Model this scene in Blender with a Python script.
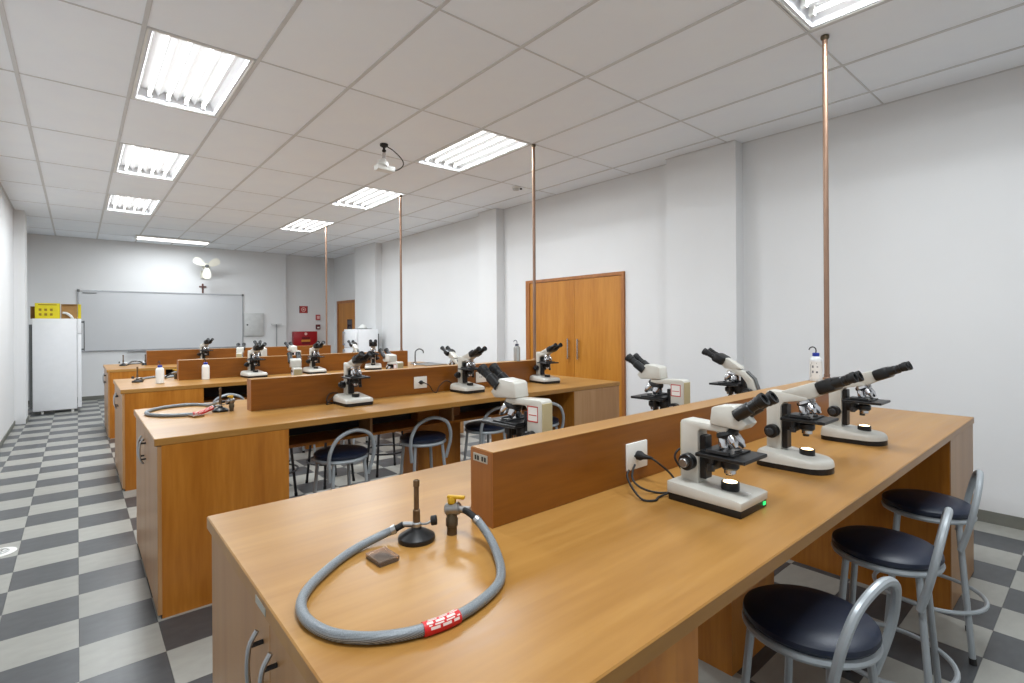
import bpy, bmesh, math, random
from mathutils import Vector, Matrix
random.seed(7)
for o in list(bpy.data.objects): bpy.data.objects.remove(o, do_unlink=True)
SC = bpy.context.scene
COL = SC.collection
PI = math.pi

# ------------------------------------------------------------------ camera
YAW = math.radians(40.379); FPX = 511.1; V0 = 324.4; H = 1.4655; ROLL = -0.0064
CZ = 3.25                                             # ceiling height
_c, _s = math.cos(YAW), math.sin(YAW); _cr, _sr = math.cos(ROLL), math.sin(ROLL)
CF = Vector((_s, _c, 0)); R0 = Vector((_c, -_s, 0)); U0 = Vector((0, 0, 1))
CR = R0*_cr + U0*_sr; CU = U0*_cr - R0*_sr; CP = Vector((0, 0, H))
cam_d = bpy.data.cameras.new('camera'); cam = bpy.data.objects.new('camera', cam_d); COL.objects.link(cam)
m = Matrix((CR, CU, -CF)).transposed().to_4x4(); m.translation = CP
cam.matrix_world = m
cam_d.sensor_width = 36; cam_d.lens = FPX*36/1024; cam_d.shift_y = (V0-341.5)/1024
cam_d.clip_start = 0.02; cam_d.clip_end = 60
SC.camera = cam

def ray(u, v): return CF + CR*((u-512)/FPX) - CU*((v-V0)/FPX)
def onZ(u, v, z): d = ray(u, v); return CP + d*((z-H)/d.z)
def proj(p):
    q = Vector(p)-CP; d = q.dot(CF)
    if d < .05: return None
    return (512+FPX*q.dot(CR)/d, V0-FPX*q.dot(CU)/d, d)

# ------------------------------------------------------------------ world, light, exposure
w = bpy.data.worlds.new('world'); SC.world = w; w.use_nodes = True
w.node_tree.nodes['Background'].inputs[0].default_value = (.8, .85, .9, 1)
w.node_tree.nodes['Background'].inputs[1].default_value = .3
SC.view_settings.view_transform = 'Standard'; SC.view_settings.look = 'None'
SC.view_settings.gamma = 1; SC.view_settings.use_curve_mapping = False
SC.view_settings.exposure = 0.57
TUBE_GLOW = 1.6                                       # visible glow of the glass tubes
TUBE_WATTS = 9.0                                      # light sent down by each fluorescent tube

# ------------------------------------------------------------------ materials
def lin(c):
    return tuple((x/12.92 if x <= .04045 else ((x+.055)/1.055)**2.4) for x in c)
def rgb(r, g, b): return lin((r/255, g/255, b/255))
M = {}
def newmat(name):
    mt = bpy.data.materials.new(name); mt.use_nodes = True; M[name] = mt
    nt = mt.node_tree; return mt, nt, nt.nodes['Principled BSDF']
def pm(name, col, rough=.5, metal=0, var=.06, scale=12, bump=0, bscale=200, emit=0, trans=0, alpha=1, spec=.5, coat=0, stretch=(1, 1, 1), ior=1.45):
    """procedural material: noise-modulated colour, optional fine bump"""
    mt, nt, b = newmat(name); N = nt.nodes.new; L = nt.links.new
    tc = N('ShaderNodeTexCoord'); mp = N('ShaderNodeMapping'); mp.inputs['Scale'].default_value = stretch
    L(tc.outputs['Object'], mp.inputs[0])
    nz = N('ShaderNodeTexNoise'); nz.inputs['Scale'].default_value = scale; nz.inputs['Detail'].default_value = 4
    L(mp.outputs[0], nz.inputs['Vector'])
    rp = N('ShaderNodeValToRGB'); e = rp.color_ramp.elements
    e[0].position = .3; e[1].position = .7
    e[0].color = (*[max(0, x*(1-var)) for x in col], 1); e[1].color = (*[min(1, x*(1+var)) for x in col], 1)
    L(nz.outputs[0], rp.inputs[0]); L(rp.outputs[0], b.inputs['Base Color'])
    b.inputs['Roughness'].default_value = rough; b.inputs['Metallic'].default_value = metal
    b.inputs['Specular IOR Level'].default_value = spec; b.inputs['IOR'].default_value = ior
    b.inputs['Transmission Weight'].default_value = trans; b.inputs['Alpha'].default_value = alpha
    b.inputs['Coat Weight'].default_value = coat
    if emit:
        b.inputs['Emission Color'].default_value = (*col, 1); b.inputs['Emission Strength'].default_value = emit
    if bump:
        n2 = N('ShaderNodeTexNoise'); n2.inputs['Scale'].default_value = bscale; n2.inputs['Detail'].default_value = 3
        L(mp.outputs[0], n2.inputs['Vector'])
        bp = N('ShaderNodeBump'); bp.inputs['Strength'].default_value = bump; bp.inputs['Distance'].default_value = .003
        L(n2.outputs[0], bp.inputs['Height']); L(bp.outputs[0], b.inputs['Normal'])
    return mt
def wood(name, c0, c1, c2, sc, rough, spec=.5):
    mt, nt, b = newmat(name); N = nt.nodes.new; L = nt.links.new
    tc = N('ShaderNodeTexCoord'); oi = N('ShaderNodeObjectInfo')
    ad = N('ShaderNodeVectorMath'); ad.operation = 'MULTIPLY_ADD'
    L(oi.outputs['Random'], ad.inputs[0]); ad.inputs[1].default_value = (7, 5, 3); L(tc.outputs['Object'], ad.inputs[2])
    mp = N('ShaderNodeMapping'); mp.inputs['Scale'].default_value = sc; L(ad.outputs[0], mp.inputs[0])
    n1 = N('ShaderNodeTexNoise'); n1.inputs['Scale'].default_value = 1; n1.inputs['Detail'].default_value = 3; n1.inputs['Distortion'].default_value = .3
    L(mp.outputs[0], n1.inputs['Vector'])
    mp2 = N('ShaderNodeMapping'); mp2.inputs['Scale'].default_value = [x*7 for x in sc]; L(ad.outputs[0], mp2.inputs[0])
    n2 = N('ShaderNodeTexNoise'); n2.inputs['Scale'].default_value = 1; n2.inputs['Detail'].default_value = 5
    L(mp2.outputs[0], n2.inputs['Vector'])
    mx = N('ShaderNodeMath'); mx.operation = 'MULTIPLY_ADD'; mx.inputs[1].default_value = .38; L(n2.outputs[0], mx.inputs[0])
    m3 = N('ShaderNodeMath'); m3.operation = 'MULTIPLY'; m3.inputs[1].default_value = .66; L(n1.outputs[0], m3.inputs[0]); L(m3.outputs[0], mx.inputs[2])
    rp = N('ShaderNodeValToRGB'); e = rp.color_ramp.elements
    e[0].position = .38; e[0].color = (*c0, 1); e[1].position = .66; e[1].color = (*c2, 1)
    k = rp.color_ramp.elements.new(.52); k.color = (*c1, 1)
    L(mx.outputs[0], rp.inputs[0]); L(rp.outputs[0], b.inputs['Base Color'])
    b.inputs['Roughness'].default_value = rough; b.inputs['Specular IOR Level'].default_value = spec
    rr = N('ShaderNodeMapRange'); rr.inputs['To Min'].default_value = rough-.05; rr.inputs['To Max'].default_value = rough+.07
    L(n2.outputs[0], rr.inputs['Value']); L(rr.outputs[0], b.inputs['Roughness'])
    return mt

wood('wood_top', rgb(153, 108, 51), rgb(162, 117, 58), rgb(171, 127, 67), (.55, 7, 7), .32, .4)
wood('wood_front', rgb(160, 96, 26), rgb(173, 108, 34), rgb(186, 121, 44), (8, 8, .7), .3)
wood('wood_panel', rgb(119, 68, 11), rgb(130, 76, 14), rgb(141, 85, 19), (.8, 8, 8), .33)
wood('wood_sheen', rgb(158, 114, 70), rgb(167, 124, 80), rgb(176, 135, 92), (7, 7, .5), .36)  # same wood as the fronts; grazing sheen put into a paler colour
wood('wood_door', rgb(170, 106, 26), rgb(182, 118, 36), rgb(192, 129, 46), (5, 5, .5), .38)
wood('wood_frame', rgb(146, 88, 36), rgb(160, 100, 46), rgb(172, 112, 56), (6, 6, .6), .4)
pm('wall', rgb(223, 223, 223), .7, var=.012, scale=1.5, bump=.08, bscale=90, spec=.25)
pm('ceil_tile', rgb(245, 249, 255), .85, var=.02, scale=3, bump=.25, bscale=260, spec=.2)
pm('grid_bar', rgb(208, 208, 208), .5, var=.03)
pm('plenum', rgb(90, 90, 90), .9)
pm('tile_light', rgb(155, 154, 147), .34, var=.07, scale=9, bump=.04, bscale=60, stretch=(1, 2.2, 1))
pm('tile_dark', rgb(72, 74, 76), .34, var=.16, scale=11, bump=.04, bscale=60, stretch=(1, 2.2, 1))
pm('joint', rgb(120, 118, 112), .8)
pm('baseboard', rgb(112, 112, 104), .5)
pm('enamel', rgb(200, 197, 188), .32, var=.03, scale=30, coat=.2)
pm('enamel_beige', rgb(186, 174, 136), .4, var=.03)
pm('black', rgb(22, 22, 23), .36, var=.2, scale=40)
pm('black_rubber', rgb(26, 26, 27), .6, var=.2, scale=60, bump=.2)
pm('black_soft', rgb(40, 41, 43), .5, var=.15)
pm('dark_frame', rgb(44, 45, 48), .4, metal=.2)
pm('chrome', rgb(205, 205, 208), .18, metal=1, var=.03)
pm('steel', rgb(176, 178, 180), .32, metal=1, var=.05)
pm('brushed', rgb(150, 148, 146), .38, metal=.9, var=.06)
pm('stool_paint', rgb(168, 174, 178), .35, metal=.25, var=.04)
pm('vinyl', rgb(24, 32, 50), .4, var=.12, scale=14, bump=.15, bscale=300)
pm('copper', rgb(148, 119, 100), .36, metal=.6, var=.12, scale=5)
pm('old_brass', rgb(112, 92, 70), .42, metal=.8, var=.2, scale=40)
pm('brass_yellow', rgb(206, 160, 34), .35, metal=.25, var=.1)
pm('bronze', rgb(96, 84, 66), .4, metal=.7, var=.2, scale=40)
pm('red_tape', rgb(206, 34, 38), .4, var=.1, scale=60)
pm('white_print', rgb(236, 214, 206), .5)
pm('white_plastic', rgb(232, 232, 228), .4, var=.02)
pm('appliance', rgb(236, 237, 239), .3, var=.015)
pm('grey_back', rgb(96, 98, 98), .5, var=.1)
pm('whiteboard', rgb(202, 203, 205), .22, var=.01, scale=2)
pm('alu', rgb(160, 162, 165), .35, metal=.7)
pm('panel_grey', rgb(196, 196, 194), .45)
pm('yellow_box', rgb(226, 208, 24), .5, var=.06)
pm('cardboard', rgb(168, 128, 76), .75, var=.08, bump=.15)
pm('cardboard_dark', rgb(128, 92, 44), .8, var=.1)
pm('brown_print', rgb(150, 120, 20), .6)
pm('red_paint', rgb(158, 24, 34), .35, var=.05)
pm('red_sign', rgb(170, 58, 58), .45, var=.05)
pm('sign_pale', rgb(232, 186, 180), .5)
pm('amber', rgb(206, 140, 56), .45)
pm('dark_red', rgb(98, 22, 26), .45)
pm('cream', rgb(226, 222, 208), .4, var=.02)
pm('cross_wood', rgb(92, 56, 48), .5)
pm('bottle', rgb(238, 240, 240), .28, var=.02, trans=.35)
pm('blue_cap', rgb(26, 52, 150), .35, var=.05)
pm('dark_cap', rgb(50, 52, 70), .4)
pm('label_paper', rgb(232, 230, 226), .6)
pm('label_ink', rgb(96, 96, 104), .6)
pm('label_red', rgb(190, 70, 66), .6)
pm('tag_metal', rgb(186, 186, 178), .35, metal=.5)
pm('tag_ink', rgb(48, 48, 46), .6)
pm('clear', rgb(226, 210, 196), .06, var=.04, trans=.92, ior=1.12)
pm('glass_dark', rgb(52, 50, 58), .1)
pm('lamp_glow', (1.0, .72, .38), .3, emit=5)
pm('lamp_off', rgb(222, 204, 176), .15, trans=.2)
pm('switch_green', (.02, .6, .14), .3, emit=1.2)
pm('tube', (1.0, .985, .96), .4, emit=TUBE_GLOW, var=.0)
pm('reflector', rgb(224, 226, 229), .4, var=.01)
pm('bottle_water', rgb(206, 214, 216), .12, var=.02, trans=.6)
# grey braided hose: crossing diagonal weave
mt, nt, b = newmat('braid'); N = nt.nodes.new; L = nt.links.new
tc = N('ShaderNodeTexCoord'); wv = N('ShaderNodeTexWave'); wv.wave_type = 'BANDS'; wv.bands_direction = 'DIAGONAL'; wv.inputs['Scale'].default_value = 190
wv2 = N('ShaderNodeTexNoise'); wv2.inputs['Scale'].default_value = 420
L(tc.outputs['Object'], wv.inputs[0]); L(tc.outputs['Object'], wv2.inputs[0])
mx = N('ShaderNodeMix'); mx.data_type = 'FLOAT'; mx.inputs[0].default_value = .5; L(wv.outputs[1], mx.inputs[2]); L(wv2.outputs[0], mx.inputs[3])
rp = N('ShaderNodeValToRGB'); rp.color_ramp.elements[0].color = (*rgb(86, 92, 97), 1); rp.color_ramp.elements[1].color = (*rgb(150, 156, 160), 1)
rp.color_ramp.elements[0].position = .3; rp.color_ramp.elements[1].position = .65
L(mx.outputs[0], rp.inputs[0]); L(rp.outputs[0], b.inputs['Base Color']); b.inputs['Roughness'].default_value = .38; b.inputs['Metallic'].default_value = .25
bp_ = N('ShaderNodeBump'); bp_.inputs['Strength'].default_value = .5; bp_.inputs['Distance'].default_value = .001; L(mx.outputs[0], bp_.inputs['Height']); L(bp_.outputs[0], b.inputs['Normal'])

# ------------------------------------------------------------------ geometry helpers
def bx(bm, x0, x1, y0, y1, z0, z1, bev=0, seg=2, mat=None):
    r = bmesh.ops.create_cube(bm, size=1)
    T = Matrix.Translation(((x0+x1)/2, (y0+y1)/2, (z0+z1)/2)) @ Matrix.Diagonal((abs(x1-x0), abs(y1-y0), abs(z1-z0), 1))
    bmesh.ops.transform(bm, matrix=T, verts=r['verts'])
    vs = r['verts']
    if bev:
        es = list({e for v in vs for e in v.link_edges})
        q = bmesh.ops.bevel(bm, geom=es, offset=bev, segments=seg, affect='EDGES', profile=.5)
        vs = q['verts']+[v for v in vs if v.is_valid]
        vs = list({v for v in vs if v.is_valid})
    if mat is not None: bmesh.ops.transform(bm, matrix=mat, verts=vs)
    return vs
def prism(bm, pts, axis, a, b, bev=0):
    """polygon pts (2-D) extruded along axis 'X' (pts are y,z), 'Y' (x,z) or 'Z' (x,y) from a to b"""
    def P(p, t): return {'X': (t, p[0], p[1]), 'Y': (p[0], t, p[1]), 'Z': (p[0], p[1], t)}[axis]
    A = [bm.verts.new(P(p, a)) for p in pts]; B = [bm.verts.new(P(p, b)) for p in pts]
    n = len(pts); fs = [bm.faces.new(A), bm.faces.new(B[::-1])]
    for i in range(n): fs.append(bm.faces.new((A[i], B[i], B[(i+1) % n], A[(i+1) % n])))
    bmesh.ops.recalc_face_normals(bm, faces=fs)
    if bev:
        es = list({e for f in fs for e in f.edges})
        bmesh.ops.bevel(bm, geom=es, offset=bev, segments=2, affect='EDGES', profile=.5)
def frame_of(d):
    d = Vector(d).normalized()
    a = Vector((0, 0, 1)) if abs(d.z) < .9 else Vector((1, 0, 0))
    u = d.cross(a).normalized(); return u, d.cross(u).normalized()
def lathe(bm, prof, origin=(0, 0, 0), axis=(0, 0, 1), n=20, cap=True):
    """prof: (radius, height) along axis"""
    o = Vector(origin); d = Vector(axis).normalized(); u, v = frame_of(d); rings = []
    for r, h in prof:
        if r < 1e-5: rings.append([bm.verts.new(o+d*h)])
        else: rings.append([bm.verts.new(o+d*h+(u*math.cos(2*PI*k/n)+v*math.sin(2*PI*k/n))*r) for k in range(n)])
    fs = []
    for A, B in zip(rings, rings[1:]):
        for k in range(n):
            k2 = (k+1) % n
            if len(A) == 1 and len(B) == 1: continue
            if len(A) == 1: fs.append(bm.faces.new((A[0], B[k2], B[k])))
            elif len(B) == 1: fs.append(bm.faces.new((A[k], A[k2], B[0])))
            else: fs.append(bm.faces.new((A[k], A[k2], B[k2], B[k])))
    if cap:
        if len(rings[0]) > 1: fs.append(bm.faces.new(rings[0][::-1]))
        if len(rings[-1]) > 1: fs.append(bm.faces.new(rings[-1]))
    bmesh.ops.recalc_face_normals(bm, faces=fs)
def cyl(bm, p0, p1, r, r2=None, n=16):
    p0, p1 = Vector(p0), Vector(p1); d = p1-p0
    lathe(bm, [(r, 0), (r if r2 is None else r2, d.length)], p0, d, n)
def smooth_path(pts, k=6, closed=False):
    P = [Vector(p) for p in pts]; n = len(P); out = []
    for i in range(n if closed else n-1):
        if closed: p0, p1, p2, p3 = P[(i-1) % n], P[i], P[(i+1) % n], P[(i+2) % n]
        else: p0, p1, p2, p3 = P[max(i-1, 0)], P[i], P[i+1], P[min(i+2, n-1)]
        for j in range(k):
            t = j/k
            out.append(.5*((2*p1)+(p2-p0)*t+(2*p0-5*p1+4*p2-p3)*t*t+(3*p1-p0-3*p2+p3)*t**3))
    if not closed: out.append(P[-1])
    return out
def tube(bm, pts, r, n=10, closed=False):
    P = [Vector(p) for p in pts]; m = len(P); rings = []; u = None
    for i, p in enumerate(P):
        if closed: d = (P[(i+1) % m]-P[i-1]).normalized()
        else: d = (P[min(i+1, m-1)]-P[max(i-1, 0)]).normalized()
        if u is None: u, _ = frame_of(d)
        u = (u-d*u.dot(d)).normalized(); v = d.cross(u)
        rr = r[i] if isinstance(r, (list, tuple)) else r
        rings.append([bm.verts.new(p+(u*math.cos(2*PI*k/n)+v*math.sin(2*PI*k/n))*rr) for k in range(n)])
    fs = []
    prs = list(zip(rings, rings[1:]))+([(rings[-1], rings[0])] if closed else [])
    for A, B in prs:
        for k in range(n): fs.append(bm.faces.new((A[k], A[(k+1) % n], B[(k+1) % n], B[k])))
    if not closed: fs.append(bm.faces.new(rings[0][::-1])); fs.append(bm.faces.new(rings[-1]))
    bmesh.ops.recalc_face_normals(bm, faces=fs)
def ring_pts(R, z, n=40, cx=0, cy=0): return [(cx+R*math.cos(2*PI*k/n), cy+R*math.sin(2*PI*k/n), z) for k in range(n)]

def mesh(name, fn, smooth=True):
    bm = bmesh.new(); fn(bm)
    me = bpy.data.meshes.new(name); bm.to_mesh(me); bm.free()
    if smooth and len(me.polygons):
        me.shade_smooth(); me.set_sharp_from_angle(angle=math.radians(34))
    return me
def ob(name, fn, mat, parent=None, label=None, smooth=True):
    me = fn if isinstance(fn, bpy.types.Mesh) else mesh(name, fn, smooth)
    if not me.materials: me.materials.append(M[mat])
    o = bpy.data.objects.new(name, me); COL.objects.link(o); o.parent = parent
    if label: o['label'] = label
    return o
def tag(o, label, cat, group=None):
    o['label'] = label; o['category'] = cat
    if group: o['group'] = group
    return o
def tube_light(parent, loc, lx, ly, k=1):
    # the light of one fluorescent tube, a strip along its underside
    ld = bpy.data.lights.get('tube_light_%d_%d' % (lx*1000, ly*1000))
    if ld is None:
        ld = bpy.data.lights.new('tube_light_%d_%d' % (lx*1000, ly*1000), 'AREA'); ld.shape = 'RECTANGLE'; ld.size = lx; ld.size_y = ly
        ld.energy = TUBE_WATTS*k; ld.color = (.89, .955, 1.0)
    o = bpy.data.objects.new('tube_light', ld); COL.objects.link(o); o.parent = parent; o.location = loc
def thing(name, label, cat, loc=(0, 0, 0), rz=0, group=None):
    o = bpy.data.objects.new(name, None); COL.objects.link(o); o.empty_display_size = .05
    o.location = loc; o.rotation_euler = (0, 0, rz); return tag(o, label, cat, group)
def struct(name, fn, mat, parent=None, smooth=False):
    o = ob(name, fn, mat, parent, smooth=smooth)
    if parent is None: o['kind'] = 'structure'
    return o
KIDS = {}
def copy_tree(o, parent=None):
    c = o.copy(); COL.objects.link(c); c.parent = parent
    for ch in KIDS.get(o.name) or [x for x in o.children]: copy_tree(ch, c)
    return c
def place(proto, used, loc, rz, label, group, cat):
    o = copy_tree(proto) if used[0] else proto
    used[0] = True
    o.location = loc; o.rotation_euler = (0, 0, rz); tag(o, label, cat, group); return o
B = lambda *a, **k: (lambda bm: bx(bm, *a, **k))

# ------------------------------------------------------------------ room shell
XL, XR, YB, YN = -.73, 5.05, 13.35, -1.6
WT = CZ+.14
struct('floor', B(XL-.2, XR+.4, YN-.2, YB+.3, -.12, -.004), 'joint')
FLOOR = bpy.data.objects['floor']
FX, FY, TS = -.001, 2.774, .30
tiles = []
for i in range(math.floor((XL-FX)/TS), math.ceil((XR+.2-FX)/TS)):
    for j in range(math.floor((YN-FY)/TS), math.ceil((YB+.1-FY)/TS)):
        x0, x1 = max(FX+i*TS, XL), min(FX+(i+1)*TS, XR+.2); y0, y1 = max(FY+j*TS, YN), min(FY+(j+1)*TS, YB+.1)
        if x1-x0 < .02 or y1-y0 < .02: continue
        cs = [proj((x, y, 0)) for x, y in ((x0, y0), (x1, y0), (x1, y1), (x0, y1))]
        area = 0
        if all(cs):
            cl = [(min(max(c[0], 0), 1024), min(max(c[1], 0), 683)) for c in cs]
            area = abs(sum(cl[k][0]*cl[(k+1) % 4][1]-cl[(k+1) % 4][0]*cl[k][1] for k in range(4)))/2
            for by in (.529, 3.091, 5.71, 8.51):      # under a cabinet: not seen
                if .3 < x0 and y0 > by and y1 < by+1.2 and (x1 < .95 or x0 > 3.33): area *= .02
        tiles.append((area, x0, x1, y0, y1, (i+j) % 2))
tiles.sort(key=lambda t: -t[0])
TM = {}
for k, (a, x0, x1, y0, y1, par) in enumerate(tiles[:300]):
    key = (round(x1-x0, 3), round(y1-y0, 3), par)
    if key not in TM:
        TM[key] = mesh('floor_tile', B(-key[0]/2+.0006, key[0]/2-.0006, -key[1]/2+.0006, key[1]/2-.0006, -.004, 0), False)
    o = ob('floor_tile', TM[key], 'tile_dark' if par else 'tile_light', FLOOR); o.location = ((x0+x1)/2, (y0+y1)/2, 0)
for par, mn in ((0, 'tile_light'), (1, 'tile_dark')):
    def fn(bm):
        for a, x0, x1, y0, y1, p in tiles[300:]:
            if p == par: bx(bm, x0+.0006, x1-.0006, y0+.0006, y1-.0006, -.004, 0)
    o = struct('floor_tile_field', fn, mn, FLOOR); o['kind'] = 'stuff'

# walls as extruded plan outlines (pilasters stand proud of the wall)
struct('wall_left', lambda bm: prism(bm, [(XL-.15, YN), (XL, YN), (XL, 10.75), (-.605, 10.75), (-.605, 11.2), (XL, 11.2), (XL, YB), (XL-.15, YB)], 'Z', 0, WT), 'wall')
struct('wall_right', lambda bm: prism(bm, [(XR+.35, YN), (XR+.35, YB+.1), (5.22, YB+.1), (5.22, 11.37), (4.9, 11.37), (4.9, 10.3), (XR, 10.3), (XR, 6.58), (4.9, 6.58), (4.9, 6.12), (XR, 6.12),
                                           (XR, 3.15), (4.9, 3.15), (4.9, 2.38), (XR, 2.38), (XR, YN)], 'Z', 0, WT), 'wall')
struct('wall_back', lambda bm: prism(bm, [(XL-.15, YB), (3.97, YB), (3.97, YB+.1), (XR+.35, YB+.1), (XR+.35, YB+.3), (XL-.15, YB+.3)], 'Z', 0, WT), 'wall')
struct('wall_near', B(XL-.15, XR+.35, YN-.15, YN, 0, WT), 'wall')
struct('baseboard_right', lambda bm: (bx(bm, XR-.012, XR, YN, 2.38, 0, .085), bx(bm, 4.888, 4.9, 2.368, 3.162, 0, .085), bx(bm, XR-.012, XR, 3.15, 3.80, 0, .085), bx(bm, XR-.012, XR, 5.62, 6.12, 0, .085), bx(bm, XR-.012, XR, 6.58, 10.3, 0, .085)), 'baseboard')
struct('baseboard_left', lambda bm: (bx(bm, XL, XL+.01, YN, 10.75, 0, .06), bx(bm, -.605, -.595, 10.75, 11.2, 0, .06)), 'baseboard')
struct('baseboard_back', B(XL, 3.97, YB-.012, YB, 0, .075), 'baseboard')

# ceiling: slab, lay-in tiles, grid bars
GX, GY, CW, CL = .3104, 3.7108, .625, 1.25
struct('ceiling', B(XL-.15, XR+.35, YN-.15, YB+.3, CZ+.14, CZ+.24), 'plenum')
CEIL = bpy.data.objects['ceiling']
LIGHTS = [(0, -3), (0, 0), (0, 2), (0, 4), (4, -3), (4, 0), (4, 2), (4, 4)]  # first one unseen, assumed from the right row, added to brighten the near bench
LINEAR = (.87, 2.12, 12.22, 12.50)
xs = [XL]+[GX+CW*i for i in range(-2, 12) if XL+.05 < GX+CW*i < 5.2]+[5.22]
ys = [YN]+[GY+CL*j for j in range(-5, 9) if YN+.05 < GY+CL*j < YB]+[YB+.1]
lightset = {(round(GX+CW*i, 3), round(GY+CL*j, 3)) for i, j in LIGHTS}
CM = {}
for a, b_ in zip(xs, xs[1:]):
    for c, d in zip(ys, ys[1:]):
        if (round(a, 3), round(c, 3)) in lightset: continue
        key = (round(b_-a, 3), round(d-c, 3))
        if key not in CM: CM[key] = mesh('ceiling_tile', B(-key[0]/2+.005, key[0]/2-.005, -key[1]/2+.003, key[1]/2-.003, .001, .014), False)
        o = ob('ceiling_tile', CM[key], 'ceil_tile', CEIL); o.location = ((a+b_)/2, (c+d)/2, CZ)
for x in xs[1:-1]: ob('grid_bar', B(x-.012, x+.012, YN, YB+.1, CZ-.004, CZ+.03), 'grid_bar', CEIL, smooth=False)
for y in ys[1:-1]: ob('cross_bar', B(XL, 5.22, y-.0055, y+.0055, CZ-.003, CZ+.03), 'grid_bar', CEIL, smooth=False)
def angle_trim(bm):
    for y0, y1, x in ((YN, 2.38, XR), (2.38, 3.15, 4.9), (3.15, 6.12, XR), (6.12, 6.58, 4.9), (6.58, 10.3, XR), (10.3, 11.37, 4.9), (11.37, YB, 5.22)): bx(bm, x-.02, x, y0, y1, CZ-.003, CZ+.02)
    bx(bm, XL, XL+.02, YN, YB, CZ-.003, CZ+.02); bx(bm, XL, 3.97, YB-.02, YB, CZ-.003, CZ+.02); bx(bm, 3.97, 5.22, YB+.08, YB+.1, CZ-.003, CZ+.02)
ob('edge_trim', angle_trim, 'grid_bar', CEIL, smooth=False)

# recessed four-tube fluorescent lights
def troffer():
    t = thing('ceiling_light', '', 'light')
    hw, hl = CW/2-.014, CL/2-.01
    def hous(bm):
        # open tray: sloped sides and top, with ridges between the tubes
        for s in (-1, 1):
            prism(bm, [(s*hw, 0), (s*(hw-.03), .0), (s*(hw-.06), .085), (s*hw, .085)], 'Y', -hl, hl)
            prism(bm, [(s*hl, 0), (s*(hl-.03), .0), (s*(hl-.035), .085), (s*hl, .085)], 'X', -hw, hw)
        bx(bm, -hw, hw, -hl, hl, .085, .095)
        for k in (-1, 0, 1): prism(bm, [(k*.122-.03, .085), (k*.122, .045), (k*.122+.03, .085)], 'Y', -hl+.04, hl-.04)
    ob('housing', hous, 'reflector', t, smooth=False)
    ob('frame', lambda bm: (bx(bm, -hw, -hw+.012, -hl, hl, -.004, .004), bx(bm, hw-.012, hw, -hl, hl, -.004, .004), bx(bm, -hw, hw, -hl, -hl+.012, -.004, .004), bx(bm, -hw, hw, hl-.012, hl, -.004, .004)), 'white_plastic', t, smooth=False)
    for k in range(4):
        x = -.183+.122*k
        tb = ob('fluorescent_tube', lambda bm: cyl(bm, (x, -hl+.075, .045), (x, hl-.075, .045), .014, n=12), 'tube', t)
        tube_light(t, (x, 0, .0295), .024, 1.1)
        for s in (-1, 1): ob('lamp_holder', B(x-.014, x+.014, s*(hl-.045)-.03 if s > 0 else -hl+.045, s*(hl-.045) if s > 0 else -hl+.075, .02, .085, bev=.003), 'white_plastic', tb)
    return t
TP = troffer(); used = [False]
LL = {(0, -3): 'recessed four-tube ceiling light over the near left aisle, unseen, added to light the near bench', (0, 0): 'large recessed four-tube ceiling light, nearest of the left row',
      (0, 2): 'second recessed four-tube ceiling light of the left row', (0, 4): 'farthest recessed four-tube ceiling light of the left row',
      (4, -3): 'recessed four-tube ceiling light cut off by the top edge, above the nearest copper pipe', (4, 0): 'recessed four-tube ceiling light beside the hanging device, right row',
      (4, 2): 'recessed four-tube ceiling light at the top of the third copper pipe', (4, 4): 'smallest, farthest recessed ceiling light of the right row'}
for ij in LIGHTS:
    place(TP, used, (GX+CW*(ij[0]+.5), GY+CL*(ij[1]+.5), CZ), 0, LL[ij], 'recessed fluorescent ceiling lights', 'light')
t = thing('linear_light', 'slim bright surface-mounted ceiling light near the back wall, set crosswise', 'light', ((LINEAR[0]+LINEAR[1])/2, 12.36, CZ))
ob('housing', lambda bm: (bx(bm, -.625, .625, -.14, .14, -.03, -.005, bev=.004), bx(bm, -.625, -.6, -.14, .14, -.06, -.03), bx(bm, .6, .625, -.14, .14, -.06, -.03)), 'white_plastic', t, smooth=False)
for y in (-.07, .07): ob('fluorescent_tube', lambda bm: cyl(bm, (-.6, y, -.048), (.6, y, -.048), .014, n=12), 'tube', t); tube_light(t, (0, y, -.0635), 1.15, .024, 1.35)

# ------------------------------------------------------------------ doors
d = struct('door_1', lambda bm: (bx(bm, XR-.03, XR, 3.82, 3.86, 0, 2.06), bx(bm, XR-.03, XR, 5.51, 5.59, 0, 2.06), bx(bm, XR-.03, XR, 3.82, 5.59, 2.06, 2.10)), 'wood_frame')
for y0, y1, hy in ((3.862, 4.638, 4.56), (4.642, 5.508, 4.735)):
    lf = ob('door_leaf', B(XR-.016, XR, y0, y1, .005, 2.058, bev=.001, seg=1), 'wood_door', d, smooth=False)
    ob('handle', lambda bm: (cyl(bm, (XR-.05, hy, 1.0), (XR-.05, hy, 1.27), .011), cyl(bm, (XR-.05, hy, 1.03), (XR-.014, hy, 1.03), .008), cyl(bm, (XR-.05, hy, 1.24), (XR-.014, hy, 1.24), .008)), 'chrome', lf)
X2 = 5.22
d = struct('door_2', lambda bm: (bx(bm, X2-.03, X2, 11.75, 11.81, 0, 2.03), bx(bm, X2-.03, X2, 13.1, 13.2, 0, 2.03), bx(bm, X2-.03, X2, 11.75, 13.2, 2.03, 2.1)), 'wood_frame')
lf = ob('door_leaf', B(X2-.016, X2, 11.81, 13.1, .005, 2.03), 'wood_door', d, smooth=False)
ob('window_pane', B(X2-.02, X2-.012, 12.25, 12.55, 1.15, 1.62), 'glass_dark', lf, smooth=False)

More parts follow.
